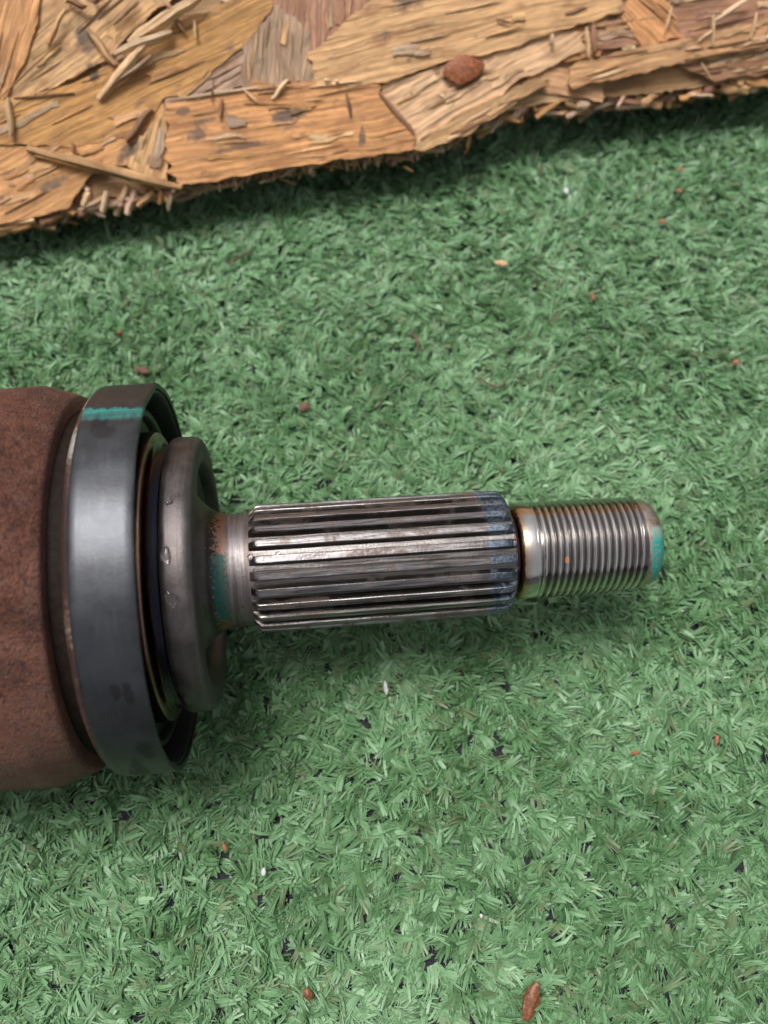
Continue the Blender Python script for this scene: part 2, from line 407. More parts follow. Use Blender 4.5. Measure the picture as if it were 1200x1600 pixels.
def mat_water():
    m = NT('clear_water')
    m.set(col=(1, 1, 1), rough=0.02)
    m.b.inputs['Transmission Weight'].default_value = 1.0; m.b.inputs['IOR'].default_value = 1.33
    return m.m

M = dict(turf=mat_turf(), backing=mat_backing(), slab=mat_slab(), rust=mat_rust(), band=mat_band(), corr=mat_corroded(),
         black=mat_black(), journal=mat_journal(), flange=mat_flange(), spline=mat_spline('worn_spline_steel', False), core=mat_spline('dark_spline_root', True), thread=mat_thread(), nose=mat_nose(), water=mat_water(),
         bark=mat_plain('red_brown_bark', (0.235, 0.070, 0.022), 0.6, 0.5), chip=mat_plain('pale_wood_chip', (0.52, 0.33, 0.18), 0.7), seed=mat_plain('brown_seed_husk', (0.17, 0.062, 0.026), 0.45, 0.5),
         white=mat_plain('white_plastic', (0.52, 0.50, 0.50), 0.5, 0.1), fibre=mat_plain('brown_fibre', (0.11, 0.052, 0.032), 0.7), grey=mat_plain('dark_grey_grit', (0.05, 0.045, 0.055), 0.7),
         orange=mat_plain('orange_crumb', (0.27, 0.105, 0.055), 0.7), gap_shade=mat_plain('greasy_gap_shade', (0.012, 0.007, 0.005), 0.75, 0.4, 0.8, spec=0.15),
         rubber_and_shade=mat_plain('black_rubber_and_shade', (0.02, 0.02, 0.021), 0.5))

# ================================================================== the turf
def ground():
    g = mesh('ground', [(-1.2, -1.0, 0), (1.2, -1.0, 0), (1.2, 1.4, 0), (-1.2, 1.4, 0)], [(0, 1, 2, 3)])
    tag(link('ground', g, M['backing']), 'dark woven turf backing showing between the green blades', 'ground', kind='structure')
ground()

def lattice_noise(rs, xs, ys, cell):
    """smooth value noise in 0..1 for arrays"""
    g = rs.rand(256, 256)
    fx, fy = xs / cell + 100, ys / cell + 100
    ix, iy = np.floor(fx).astype(int), np.floor(fy).astype(int)
    tx, ty = fx - ix, fy - iy
    tx = tx * tx * (3 - 2 * tx); ty = ty * ty * (3 - 2 * ty)
    G = lambda a, b: g[a % 256, b % 256]
    return (G(ix, iy) * (1 - tx) + G(ix + 1, iy) * tx) * (1 - ty) + (G(ix, iy + 1) * (1 - tx) + G(ix + 1, iy + 1) * tx) * ty

def turf():
    rs = np.random.RandomState(7)
    pitch = 2.4
    gx, gy = np.meshgrid(np.arange(-180, 180, pitch), np.arange(-70, 258, pitch))
    tx = gx.ravel(); ty = gy.ravel()
    tx = tx + rs.normal(0, 0.9, tx.size); ty = ty + rs.normal(0, 0.9, ty.size)
    gap = lattice_noise(rs, tx, ty, 8.0) * 0.55 + lattice_noise(rs, tx, ty, 4.0) * 0.45
    keep = gap > 0.115
    for hx, hy, hr in [(1075, 840, 2.6), (1192, 512, 2.4), (912, 716, 2.2), (596, 461, 2.0), (195, 1288, 3.2), (110, 1405, 2.4), (480, 1395, 2.2), (445, 1475, 2.4), (592, 1186, 2.2), (575, 1140, 2.0), (566, 1240, 1.8), (340, 1370, 2.0), (790, 1400, 2.2), (960, 1390, 2.2), (700, 1500, 2.2), (745, 1010, 2.0), (480, 632, 2.2), (715, 692, 1.8)]:
        h = on_z(hx, hy, 1.0)
        keep &= ((tx - h[0]) / (hr * 1.05)) ** 2 + ((ty - h[1]) / (hr * 0.75)) ** 2 > 1
    tx, ty = tx[keep], ty[keep]
    # each tuft carries a few flat tapes, each tape is split into filaments that fan out
    NTAPE, NF = 4, 4
    nt_ = tx.size * NTAPE
    ax = np.repeat(tx, NTAPE) + rs.normal(0, 0.8, nt_); ay = np.repeat(ty, NTAPE) + rs.normal(0, 0.8, nt_)
    drift = (lattice_noise(rs, ax, ay, 60) - 0.5) * 4.5 + (lattice_noise(rs, ax, ay, 15) - 0.5) * 4.0
    head_t = math.radians(20) + drift + np.repeat(rs.normal(0, 0.5, tx.size), NTAPE) + rs.normal(0, 0.65, nt_) + (rs.rand(nt_) < 0.28) * math.pi
    flat = lattice_noise(rs, ax, ay, 16)
    L_t = rs.uniform(3.4, 7.4, nt_)
    short = rs.rand(nt_) < 0.22; L_t = np.where(short, L_t * 0.55, L_t)
    th0_t = np.radians(rs.uniform(20, 64, nt_) + 26 * (flat - 0.5)); th1_t = np.radians(rs.uniform(74, 114, nt_) + 20 * (flat - 0.5))
    roll_t = rs.normal(0, 0.38, nt_); twist_t = rs.normal(0, 0.45, nt_); bend_t = rs.normal(0, 0.6, nt_)
    tint_t = 0.5 + rs.normal(0, 0.17, nt_) + (lattice_noise(rs, ax, ay, 34) - 0.5) * 0.45 + (lattice_noise(rs, ax, ay, 9) - 0.5) * 0.4
    dry_t = np.clip(rs.rand(nt_) ** 14, 0, 0.6)
    n = nt_ * NF
    rep = lambda a: np.repeat(a, NF)
    fi = np.tile(np.arange(NF) - (NF - 1) / 2, nt_)
    spread = rep(np.where(rs.rand(nt_) < 0.5, rs.uniform(0.00, 0.06, nt_), rs.uniform(0.06, 0.24, nt_)))
    head = rep(head_t) + fi * spread + rs.normal(0, 0.05, n)
    wd = np.where(rs.rand(n) < 0.35, rs.uniform(0.50, 0.95, n), rs.uniform(0.20, 0.42, n)) * 0.5
    offs = fi * 0.28 + rs.normal(0, 0.08, n)
    bx = rep(ax) - np.sin(rep(head_t)) * offs; by = rep(ay) + np.cos(rep(head_t)) * offs
    L = rep(L_t) * rs.uniform(0.72, 1.05, n)
    th0 = rep(th0_t) + rs.normal(0, 0.07, n); th1 = rep(th1_t) + rs.normal(0, 0.14, n)
    roll = rep(roll_t) + rs.normal(0, 0.12, n); twist = rep(twist_t) + rs.normal(0, 0.15, n)
    bendy = rep(bend_t) + rs.normal(0, 0.15, n)
    SEG = 3
    V = np.zeros((n, (SEG + 1) * 2, 3)); UV = np.zeros((n, (SEG + 1) * 2, 2)); ru = rs.rand(n) * 400
    px, py, pz = bx.copy(), by.copy(), np.full(n, -0.2)
    for i in range(SEG + 1):
        t = i / SEG
        th = th0 + (th1 - th0) * t ** 0.75
        hd = head + bendy * t
        d = np.stack([np.sin(th) * np.cos(hd), np.sin(th) * np.sin(hd), np.cos(th)], 1)
        side = np.stack([-np.sin(hd), np.cos(hd), np.zeros(n)], 1)
        nrm = np.cross(d, side)
        a = roll + twist * t
        side = side * np.cos(a)[:, None] + nrm * np.sin(a)[:, None]
        k = wd * (1.0 if i < SEG else 0.75)
        skew = 0.4 * wd if i == SEG else 0 * wd              # cut ends are slanted
        P = np.stack([px, py, np.maximum(pz, 0.25)], 1)
        V[:, 2 * i] = P - side * k[:, None] + d * skew[:, None]; V[:, 2 * i + 1] = P + side * k[:, None] - d * skew[:, None]
        UV[:, 2 * i, 0] = UV[:, 2 * i + 1, 0] = t * L + ru; UV[:, 2 * i, 1] = ru * 3 - k; UV[:, 2 * i + 1, 1] = ru * 3 + k
        st = L / SEG
        px = px + d[:, 0] * st; py = py + d[:, 1] * st; pz = pz + d[:, 2] * st
    V[:, :, 2] = np.clip(V[:, :, 2], 0.1, None)
    nv = (SEG + 1) * 2
    base = (np.arange(n) * nv)[:, None, None]
    q = np.array([[2 * i, 2 * i + 1, 2 * i + 3, 2 * i + 2] for i in range(SEG)])[None]
    Fc = (base + q).reshape(-1, 4)
    me = bpy.data.meshes.new('artificial_grass')
    me.vertices.add(n * nv); me.vertices.foreach_set('co', (V * MM).astype(np.float32).ravel())
    me.loops.add(Fc.size); me.loops.foreach_set('vertex_index', Fc.astype(np.int32).ravel())
    me.polygons.add(len(Fc)); me.polygons.foreach_set('loop_start', (np.arange(len(Fc)) * 4).astype(np.int32))
    me.update(calc_edges=True); me.validate()
    me.shade_smooth()
    uvl = me.uv_layers.new(name='blade')
    uvl.data.foreach_set('uv', UV.reshape(-1, 2)[Fc.ravel()].astype(np.float32).ravel())
    tint = np.clip(rep(tint_t) + rs.normal(0, 0.10, n), 0, 1)
    dry = rep(dry_t) + (rs.rand(n) < 0.006) * 0.4
    ca = np.ones((n, nv, 4)); ca[:, :, 0] = tint[:, None]; ca[:, :, 1] = np.clip(dry, 0, 1)[:, None]; ca[:, :, 2] = 0
    at = me.color_attributes.new('tint', 'FLOAT_COLOR', 'POINT')
    at.data.foreach_set('color', ca.astype(np.float32).ravel())
    tag(link('artificial_grass', me, M['turf']), 'short trodden green plastic grass covering the ground', 'artificial grass', kind='stuff')
turf()

# ================================================================== the drive shaft
AX = np.array([1, 0.064, 0.09]); AX = AX / np.linalg.norm(AX)
D0 = 186.0
axis = AX[0] * RT + AX[1] * UP + AX[2] * FW
P0 = CP + (-75 / F_PX * D0) * UP + D0 * FW
toc = -FW - np.dot(-FW, axis) * axis; toc /= np.linalg.norm(toc)      # local z: out of the turf towards the viewer
ly = np.cross(toc, axis)                                              # local y
SH = Matrix(((axis[0], ly[0], toc[0], P0[0] * MM), (axis[1], ly[1], toc[1], P0[1] * MM), (axis[2], ly[2], toc[2], P0[2] * MM), (0, 0, 0, 1)))

def lathe(name, prof, mat, parent, n=144, smooth=38, deform=None):
    vs, fs = [], []
    for s, r in prof:
        for k in range(n):
            a = 2 * math.pi * k / n
            rr, ss = (r, s) if deform is None else deform(s, r, a)
            vs.append((ss * MM, rr * math.cos(a) * MM, rr * math.sin(a) * MM))
    for i in range(len(prof) - 1):
        for k in range(n):
            a, b = i * n + k, i * n + (k + 1) % n
            fs.append((a, a + n, b + n, b))
    me = mesh(name, vs, fs, smooth)
    bm = bmesh.new(); bm.from_mesh(me); bmesh.ops.remove_doubles(bm, verts=bm.verts, dist=1e-7)
    bmesh.ops.recalc_face_normals(bm, faces=bm.faces); bm.to_mesh(me); bm.free()
    return link(name, me, mat, parent)

shaft = empty('drive_shaft', SH)
tag(shaft, 'used steel drive shaft end with rusty joint housing, grey ring, splines and threaded tip', 'drive shaft')

def bell_def(s, r, a):
    # forged cup: three shallow flats and a hammered skin
    k = max(0.0, min(1.0, (-62 - s) / 14))
    lob = 0.3 * math.cos(3 * (a - 0.9)) * k
    nz = noise.noise(Vector((s * 0.11, math.cos(a) * r * 0.11, math.sin(a) * r * 0.11))) * 0.10 + noise.noise(Vector((s * 0.5, math.cos(a) * r * 0.5, math.sin(a) * r * 0.5))) * 0.07
    return r + (lob + nz) * (1 if r > 30 else 0), s
prof = [(-150, 0), (-150, 30), (-149, 33), (-140, 36.5)] + [(-135 + i * 2.5, 37.5 + 4.5 * math.sin(min(1, i / 18) * math.pi / 2)) for i in range(25)] + \
       [(-71.5, 42.1), (-69.8, 42.1), (-69.0, 42.0), (-68, 41.65), (-66, 40.95), (-64, 40.3), (-63.2, 40.0), (-62.6, 39.7), (-62.25, 39.2), (-62.1, 38.4), (-62.0, 35.0), (-61.6, 34.0), (-55, 34.0)]
lathe('joint_housing', prof, M['rust'], shaft, 192, 50, bell_def)
lathe('gap_shade_band', [(-62.0, 36.6), (-59.3, 36.6), (-59.2, 36.0)], M['gap_shade'], shaft, 128, 40)  # added band, its near-black colour paints the shade in the housing gap
lathe('rubber_boot', [(-190, 14), (-186, 22), (-181, 27), (-176, 22), (-171, 31), (-165, 36), (-160, 30), (-155, 38), (-150, 39.4), (-146, 39.4), (-145.5, 36)], M['rubber_and_shade'], shaft, 96, 60)

# ring band: thin pressed steel, slightly knocked about at its free edge
def ring_def(s, r, a):
    k = max(0.0, min(1.0, (s + 52) / 6)) * (1 if r > 38 else 0)
    dent = -0.55 * math.exp(-((a - 0.42) / 0.16) ** 2) - 0.45 * math.exp(-((a + 0.10) / 0.18) ** 2) + 0.35 * math.exp(-((a - 0.16) / 0.10) ** 2)
    nz = noise.noise(Vector((math.cos(a) * 9, math.sin(a) * 9, 3))) * 0.07
    es = noise.noise(Vector((math.cos(a) * 26, math.sin(a) * 26, 8))) * 0.10 if s > -46.4 and r > 38 else 0
    return r + dent * k + nz, s + es
ring = lathe('ring_band', [(-57.3, 40.7), (-57.0, 41.0), (-56.5, 41.25), (-55.5, 41.35), (-53, 41.35), (-50, 41.3), (-48, 41.3), (-46.4, 41.3), (-46.05, 41.1), (-46.0, 40.6), (-46.1, 40.1), (-46.5, 39.98), (-50, 39.98), (-55.4, 39.98), (-55.9, 39.2), (-56, 36.5), (-56, 35.2)], M['band'], shaft, 220, 50, ring_def)
lathe('ring_shoulder', [(-59.2, 34.0), (-59.1, 37.8), (-58.8, 38.8), (-58.4, 39.5), (-57.9, 40.2), (-57.4, 40.6), (-57.1, 40.7), (-56.9, 40.0)], M['corr'], ring, 180, 50)
lathe('ring_inside_shade', [(-46.55, 39.93), (-46.6, 39.5), (-47.2, 39.1), (-54, 38.9), (-54.6, 38.2), (-54.7, 36.6)], M['rubber_and_shade'], ring, 160, 40)  # added black inner wall, colours in the deep shade inside the ring
lathe('seal_ring', [(-56, 36.3), (-50.2, 36.3), (-49.6, 36.1), (-49.3, 35.6), (-49.3, 35.0), (-49.6, 34.6), (-51.2, 34.2), (-51.6, 33.6), (-51.6, 31.5), (-51.2, 31.0)], M['black'], shaft, 160, 40)
lathe('journal', [(-53, 31.2), (-47.9, 31.2), (-47.3, 31.05), (-47.0, 30.6), (-46.8, 29.6), (-46.4, 28.7), (-45.8, 28.3), (-45.0, 28.2), (-44.5, 28.0), (-44.25, 27.4), (-44.2, 26)], M['journal'], shaft, 160, 40)
def flange_def(s, r, a):
    # a nick on the inboard edge and an uneven forged face
    nick = math.exp(-((a - math.pi * 0.80) / 0.05) ** 2) if (s < -43 and r > 28) else 0
    nz = noise.noise(Vector((math.cos(a) * 6, math.sin(a) * 6, s * 0.4))) * 0.10 if r > 20 else 0
    return r + nz - nick * 0.9, s + nick * 0.3
flange = lathe('flange', [(-44.2, 25), (-44.2, 28.6), (-44.0, 29.2), (-43.5, 29.6), (-42.8, 29.75), (-41, 29.75), (-39.9, 29.72), (-39.1, 29.6), (-38.5, 29.25), (-38.1, 28.6), (-37.95, 27.6), (-37.9, 25.2), (-38.05, 24.7), (-38.6, 24.2),
      (-40.6, 23.6), (-41.2, 22.8), (-41.4, 20.6), (-41.2, 19.0), (-40.5, 17.4), (-39.5, 16.0), (-38.5, 14.9), (-37.4, 13.95), (-36.3, 13.2), (-35.2, 12.75), (-34.0, 12.5), (-32.6, 12.42), (-30.5, 12.4), (-28.3, 12.4), (-28.1, 12.0)], M['flange'], shaft, 160, 32, flange_def)

# splines: one tooth mesh, 25 copies round the core
R_ROOT, R_TOP, NT_ = 12.35, 14.05, 25
spl = lathe('splined_section', [(-29.2, 12.0), (-29.0, R_ROOT), (27.0, R_ROOT), (27.6, 11.6), (27.9, 10.6)], M['core'], shaft, 150, 40)
def tooth_mesh():
    stn = [(-29.4, 12.0, 1.0), (-29.0, 12.35, .98), (-28.4, 13.0, .95), (-27.8, 13.75, .95), (-27.3, 14.02, .97)]
    stn += [(-26 + 4.55 * i, R_TOP + 0.03 * math.sin(i * 2.1), 1 + .02 * math.sin(i * 1.3)) for i in range(12)]
    stn += [(25.0, 13.98, 1), (25.8, 13.8, 1), (26.5, 13.4, .97), (27.0, 12.85, .93), (27.4, 12.1, .88)]
    vs, fs = [], []
    for s, rt, wk in stn:
        pr = [(-1.10, R_ROOT - 0.15), (-0.98, R_ROOT + 0.15), (-0.84, R_ROOT + 1.15), (-0.78, rt - 0.14), (-0.66, rt), (0, rt + 0.03), (0.66, rt), (0.78, rt - 0.14), (0.84, R_ROOT + 1.15), (0.98, R_ROOT + 0.15), (1.10, R_ROOT - 0.15)]
        for yy, r in pr:
            r = min(r, max(rt, R_ROOT - 0.2))
            y = yy * wk
            vs.append((s * MM, y * MM, math.sqrt(max(r * r - y * y, 0)) * MM))
    K = 11
    for i in range(len(stn) - 1):
        for k in range(K - 1):
            a = i * K + k; fs.append((a, a + 1, a + K + 1, a + K))
    fs.append(tuple(range(K))); fs.append(tuple(reversed(range((len(stn) - 1) * K, len(stn) * K))))
    me = mesh('spline_tooth', vs, fs, 30)
    bm = bmesh.new(); bm.from_mesh(me); bmesh.ops.recalc_face_normals(bm, faces=bm.faces); bm.to_mesh(me); bm.free()
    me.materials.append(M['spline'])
    return me
tm = tooth_mesh()
for k in range(NT_):
    o = link('spline_tooth', tm, None, spl)
    o.rotation_euler = (2 * math.pi * (k + 0.25) / NT_, 0, 0)

# threaded tip
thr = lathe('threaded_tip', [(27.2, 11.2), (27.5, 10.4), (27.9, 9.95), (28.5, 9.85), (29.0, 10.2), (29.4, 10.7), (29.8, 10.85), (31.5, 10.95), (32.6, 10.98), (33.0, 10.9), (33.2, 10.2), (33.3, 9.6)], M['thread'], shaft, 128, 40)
def thread_mesh():
    pitch, s0, s1, NA = 1.55, 32.2, 57.3, 84
    prof = [(0.00, 0.0), (0.06, 0.0), (0.38, 0.95), (0.42, 1.0), (0.62, 1.0), (0.66, 0.95)]
    turns = int((s1 - s0) / pitch) + 2
    vs, fs = [], []
    K = len(prof)
    total = turns * NA + 1
    for i in range(total):
        ph = 2 * math.pi * i / NA
        for t, hgt in prof:
            s = s0 - pitch + pitch * (i / NA + t)
            sc = min(max(s, s0), s1)
            f = (sc - s0) / (s1 - s0)
            crest = 11.0 - 0.42 * f ** 1.6
            depth = 1.12
            run = min(1, max(0, (sc - s0 - 0.3) / 1.6)) * min(1, max(0.0, (s1 - sc) / 0.8))
            wob = 0.035 * noise.noise(Vector((math.cos(ph) * 5, math.sin(ph) * 5, s * 2.5)))
            r = crest - depth * (1 - hgt) * (0.12 + 0.88 * run) + wob * hgt - (1 - min(1, max(0, (s1 - sc) / 1.2))) * 0.35
            vs.append((sc * MM, r * math.cos(ph) * MM, -r * math.sin(ph) * MM))
    for i in range(total - 1):
        for k in range(K - 1):
            a = i * K + k; fs.append((a, a + 1, a + K + 1, a + K))
        if i + NA + 1 < total:                       # joins the next turn
            a = i * K + K - 1; b = (i + NA) * K
            fs.append((a, b, b + K, a + K))
    me = mesh('thread', vs, fs)
    bm = bmesh.new(); bm.from_mesh(me)
    bmesh.ops.remove_doubles(bm, verts=bm.verts, dist=2e-7)
    bmesh.ops.dissolve_degenerate(bm, edges=bm.edges, dist=1e-7)
    bmesh.ops.recalc_face_normals(bm, faces=bm.faces); bm.to_mesh(me); bm.free()
    me.shade_smooth(); me.set_sharp_from_angle(angle=math.radians(26))
    return me
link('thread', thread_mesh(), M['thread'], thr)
lathe('tip_nose', [(57.0, 9.4), (57.1, 9.95), (57.5, 10.0), (58.8, 9.95), (59.8, 9.7), (60.6, 9.2), (61.2, 8.5), (61.5, 7.6), (61.55, 6.5), (61.4, 3), (60.4, 1.6), (60.0, 0)], M['nose'], thr, 112, 50)

# water drops left by rain
def shaft_hit(px, py, R):
    """where the line of sight meets the shaft cylinder of radius R: point and outward normal"""
    r = ray(px, py); q = CP - P0
    rp = r - np.dot(r, axis) * axis; qp = q - np.dot(q, axis) * axis
    a, b, c = rp @ rp, 2 * rp @ qp, qp @ qp - R * R
    t = (-b - math.sqrt(max(b * b - 4 * a * c, 0))) / (2 * a)
    p = CP + t * r; d = p - P0; n = d - np.dot(d, axis) * axis
    return p, n / np.linalg.norm(n)
def drop(px, py, R, w_, h_, label, seed, tall=0.45):
    rnd = random.Random(seed)
    p, n = shaft_hit(px, py, R)
    bm = bmesh.new(); bmesh.ops.create_icosphere(bm, subdivisions=3, radius=1)
    for v in bm.verts:
        a = math.atan2(v.co.y, v.co.x)
        k = 1 + 0.16 * math.sin(2 * a + seed) + 0.10 * math.sin(3 * a + seed * 2.3)
        v.co = Vector((v.co.x * w_ / 2 * k, v.co.y * h_ / 2 * k, (v.co.z if v.co.z > 0 else v.co.z * 0.15) * tall)) * MM
    me = bpy.data.meshes.new('water_drop'); bm.to_mesh(me); bm.free(); me.shade_smooth()
    o = link('water_drop', me, M['water'])
    yv = np.cross(n, axis)
    o.matrix_world = Matrix(((axis[0], yv[0], n[0], p[0] * MM), (axis[1], yv[1], n[1], p[1] * MM), (axis[2], yv[2], n[2], p[2] * MM), (0, 0, 0, 1)))
    tag(o, label, 'water drop', 'water drops on the shaft')
drop(264, 784, 29.78, 1.4, 1.6, 'small round water drop highest on the flange rim', 1)
drop(259, 868, 29.78, 1.7, 3.9, 'large tall water drop in the middle of the flange rim', 2, 0.4)
drop(268, 936, 29.78, 2.6, 3.0, 'wide water drop lowest on the flange rim', 3, 0.4)
drop(391, 870, 13.5, 1.5, 1.1, 'water bead in the groove at the inner end of the splines', 5, 0.6)
drop(434, 865, 13.2, 1.3, 0.9, 'little water bead lying in a spline groove further out', 6, 0.5)

# ================================================================== the board
LEAN = math.radians(35); THICK = 18.0; EDGE_H = 15.5
A = on_z(0, 352, EDGE_H); B = on_z(1200, 150, EDGE_H)
bu = (B - A); bu[2] = 0; BL = np.linalg.norm(bu); bu /= BL
bh = np.array([-bu[1], bu[0], 0]); bw = bh * math.cos(LEAN) + np.array([0, 0, 1]) * math.sin(LEAN); bn = np.cross(bu, bw)
BM = Matrix(((bu[0], bw[0], bn[0], A[0] * MM), (bu[1], bw[1], bn[1], A[1] * MM), (bu[2], bw[2], bn[2], A[2] * MM), (0, 0, 0, 1)))
board = empty('strand_board', BM)
tag(board, 'rough tan wood strand board leaning behind the shaft with a splintered lower edge', 'wood board')
def bd(px, py):
    p = on_plane(px, py, A, bn) - A
    return (float(p @ bu), float(p @ bw))

def spot(p0, p1, wpx):
    a, b = bd(*p0), bd(*p1)
    return ((a[0] + b[0]) / 2, (a[1] + b[1]) / 2, math.dist(a, b) / 2, wpx * 0.0925, math.atan2(b[1] - a[1], b[0] - a[0]))
M['wood'] = mat_wood([spot((122, 34), (146, 92), 26), spot((140, 100), (156, 134), 20), spot((278, 182), (300, 174), 14), spot((300, 198), (340, 190), 11), spot((294, 220), (330, 206), 20),
                      spot((186, 254), (222, 222), 22), spot((562, 234), (566, 202), 14), spot((543, 160), (548, 192), 7), spot((420, 190), (480, 178), 22), spot((610, 14), (655, 0), 18), spot((330, 244), (430, 222), 10), spot((60, 300), (110, 280), 16)])
# slab with the broken outline of its lower edge
edge_px = [(-330, 415), (-150, 385), (0, 350), (60, 342), (110, 326), (200, 312), (280, 298), (330, 285), (450, 264), (560, 250), (640, 238), (715, 218), (760, 196), (800, 180), (850, 168), (900, 165), (1000, 155), (1100, 143), (1200, 128), (1400, 95)]
edge = [bd(*p) for p in edge_px]
rnd = random.Random(11)
def edge_y(x):
    for (x0, y0), (x1, y1) in zip(edge, edge[1:]):
        if x0 <= x <= x1: return y0 + (y1 - y0) * (x - x0) / (x1 - x0)
    return edge[0][1] if x < edge[0][0] else edge[-1][1]
def slab():
    x0, x1, top = edge[0][0] - 30, edge[-1][0] + 30, 220.0
    layers = [(0.0, 1.4), (-2.5, 2.2), (-6, 3.6), (-10, 3.2), (-14, 2.2), (-THICK, 1.6)]     # (depth, set back from the flakes)
    xs = np.arange(x0, x1, 1.6)
    vs, fs = [], []
    for z, back in layers:
        for x in xs:
            j = noise.noise(Vector((x * 0.5, z * 0.6, 1))) * 1.4 + noise.noise(Vector((x * 1.6, z * 1.2, 5))) * 0.8
            vs.append((x * MM, (edge_y(x) + back + j) * MM, z * MM))
    n = len(xs)
    for i in range(len(layers) - 1):
        for k in range(n - 1):
            fs.append((i * n + k, i * n + k + 1, (i + 1) * n + k + 1, (i + 1) * n + k))
    t0 = len(vs)
    for z in (0.0, -THICK):
        for x in xs: vs.append((x * MM, top * MM, z * MM))
    for k in range(n - 1):
        fs.append((k, t0 + k, t0 + k + 1, k + 1))
        b = (len(layers) - 1) * n
        fs.append((b + k, b + k + 1, t0 + n + k + 1, t0 + n + k)); fs.append((t0 + k, t0 + n + k, t0 + n + k + 1, t0 + k + 1))
    for k, rev in ((0, 0), (n - 1, 1)):
        f = [i * n + k for i in range(len(layers))] + [t0 + n + k, t0 + k]
        fs.append(tuple(f if not rev else reversed(f)))
    link('slab', mesh('slab', vs, fs, 30), M['slab'], board)
slab()

WOODS = dict(tan=(0.62, 0.360, 0.165), pale=(0.69, 0.450, 0.250), orange=(0.60, 0.300, 0.112), grey=(0.46, 0.315, 0.200), red=(0.38, 0.195, 0.120), brown=(0.32, 0.165, 0.080), dark=(0.215, 0.150, 0.105), cream=(0.76, 0.54, 0.34), pink=(0.72, 0.47, 0.34))
seed_i = [0]
def flake(poly, ang, col, z0, tilt=0.0, thick=0.7, curl=0.4, jag=0.5, name='wood_strand', spacing=2.2):
    """a wood strand: outline in board mm, grain angle, height above the slab"""
    seed_i[0] += 1; sd_ = seed_i[0]; r = random.Random(sd_ * 17 + 3)
    ca, sa = math.cos(ang), math.sin(ang)
    g = [(x * ca + y * sa, -x * sa + y * ca) for x, y in poly]           # grain coordinates
    # outline: sides along the grain run clean, ends across the grain splinter
    pts = []
    for (x0, y0), (x1, y1) in zip(g, g[1:] + g[:1]):
        d = math.hypot(x1 - x0, y1 - y0); n = max(1, int(d / 1.1)); across = abs(y1 - y0) / max(d, 1e-6)
        for i in range(n):
            t = i / n; x, y = x0 + (x1 - x0) * t, y0 + (y1 - y0) * t
            j = jag * across * across
            x += r.uniform(-1, 1) * j; y += noise.noise(Vector((x * 0.22, y * 0.22, sd_))) * 0.8 + noise.noise(Vector((x * 0.9, y * 0.9, sd_ + 9))) * 0.3
            pts.append((x, y))
    mnx, mxx = min(p[0] for p in pts), max(p[0] for p in pts); mny, mxy = min(p[1] for p in pts), max(p[1] for p in pts)
    inner = []
    nx, ny = max(1, int((mxx - mnx) / (spacing * 1.6))), max(1, int((mxy - mny) / spacing))
    for i in range(nx):
        for j in range(ny):
            inner.append((mnx + (i + 0.5 + r.uniform(-.2, .2)) * (mxx - mnx) / nx, mny + (j + 0.5 + r.uniform(-.2, .2)) * (mxy - mny) / ny))
    nb = len(pts)
    allp = [Vector(p) for p in pts + inner]
    vo, eo, fo, ov, oe, of = delaunay_2d_cdt(allp, [], [list(range(nb))], 1, 1e-4)
    cx, cy = (mnx + mxx) / 2, (mny + mxy) / 2; hw = max((mxy - mny) / 2, 1)
    def hz(x, y):
        return z0 + tilt * (y - cy) + curl * ((y - cy) / hw) ** 2 * (0.6 + 0.4 * math.sin(x * 0.11 + sd_)) + 0.24 * noise.noise(Vector((x * 0.10, y * 0.35, sd_ * 3.1))) + 0.04 * noise.noise(Vector((x * 0.2, y * 1.6, sd_ * 1.7)))
    V = []; UV = []
    for v in vo:
        V.append((v[0], v[1], hz(v[0], v[1]))); UV.append((v[0], v[1]))
    fs = [tuple(f) for f in fo]
    cnt = {}
    for f in fs:
        for a, b in zip(f, f[1:] + f[:1]): cnt[(a, b)] = 1
    bnd = [(a, b) for (a, b) in cnt if (b, a) not in cnt]
    low = {}
    for a, b in bnd:
        for q in (a, b):
            if q not in low:
                low[q] = len(V); x, y, z = V[q]; V.append((x, y, z - thick * r.uniform(0.8, 1.2))); UV.append((x, y + 0.7))
    for a, b in bnd: fs.append((b, a, low[a], low[b]))
    ox, oy = r.uniform(0, 500), r.uniform(0, 500)
    W = [((x * ca - y * sa) * MM, (x * sa + y * ca) * MM, z * MM) for x, y, z in V]
    me = mesh(name, W, fs, 45)
    uvl = me.uv_layers.new(name='grain')
    idx = np.zeros(len(me.loops), np.int32); me.loops.foreach_get('vertex_index', idx)
    uva = np.array(UV)[idx] + np.array([ox, oy])
    uvl.data.foreach_set('uv', uva.astype(np.float32).ravel())
    o = link(name, me, M['wood'], board)
    c = WOODS[col]; k = r.uniform(0.88, 1.10)
    o.color = (c[0] * k, c[1] * k * r.uniform(0.95, 1.05), c[2] * k * r.uniform(0.9, 1.1), 1)
    return o
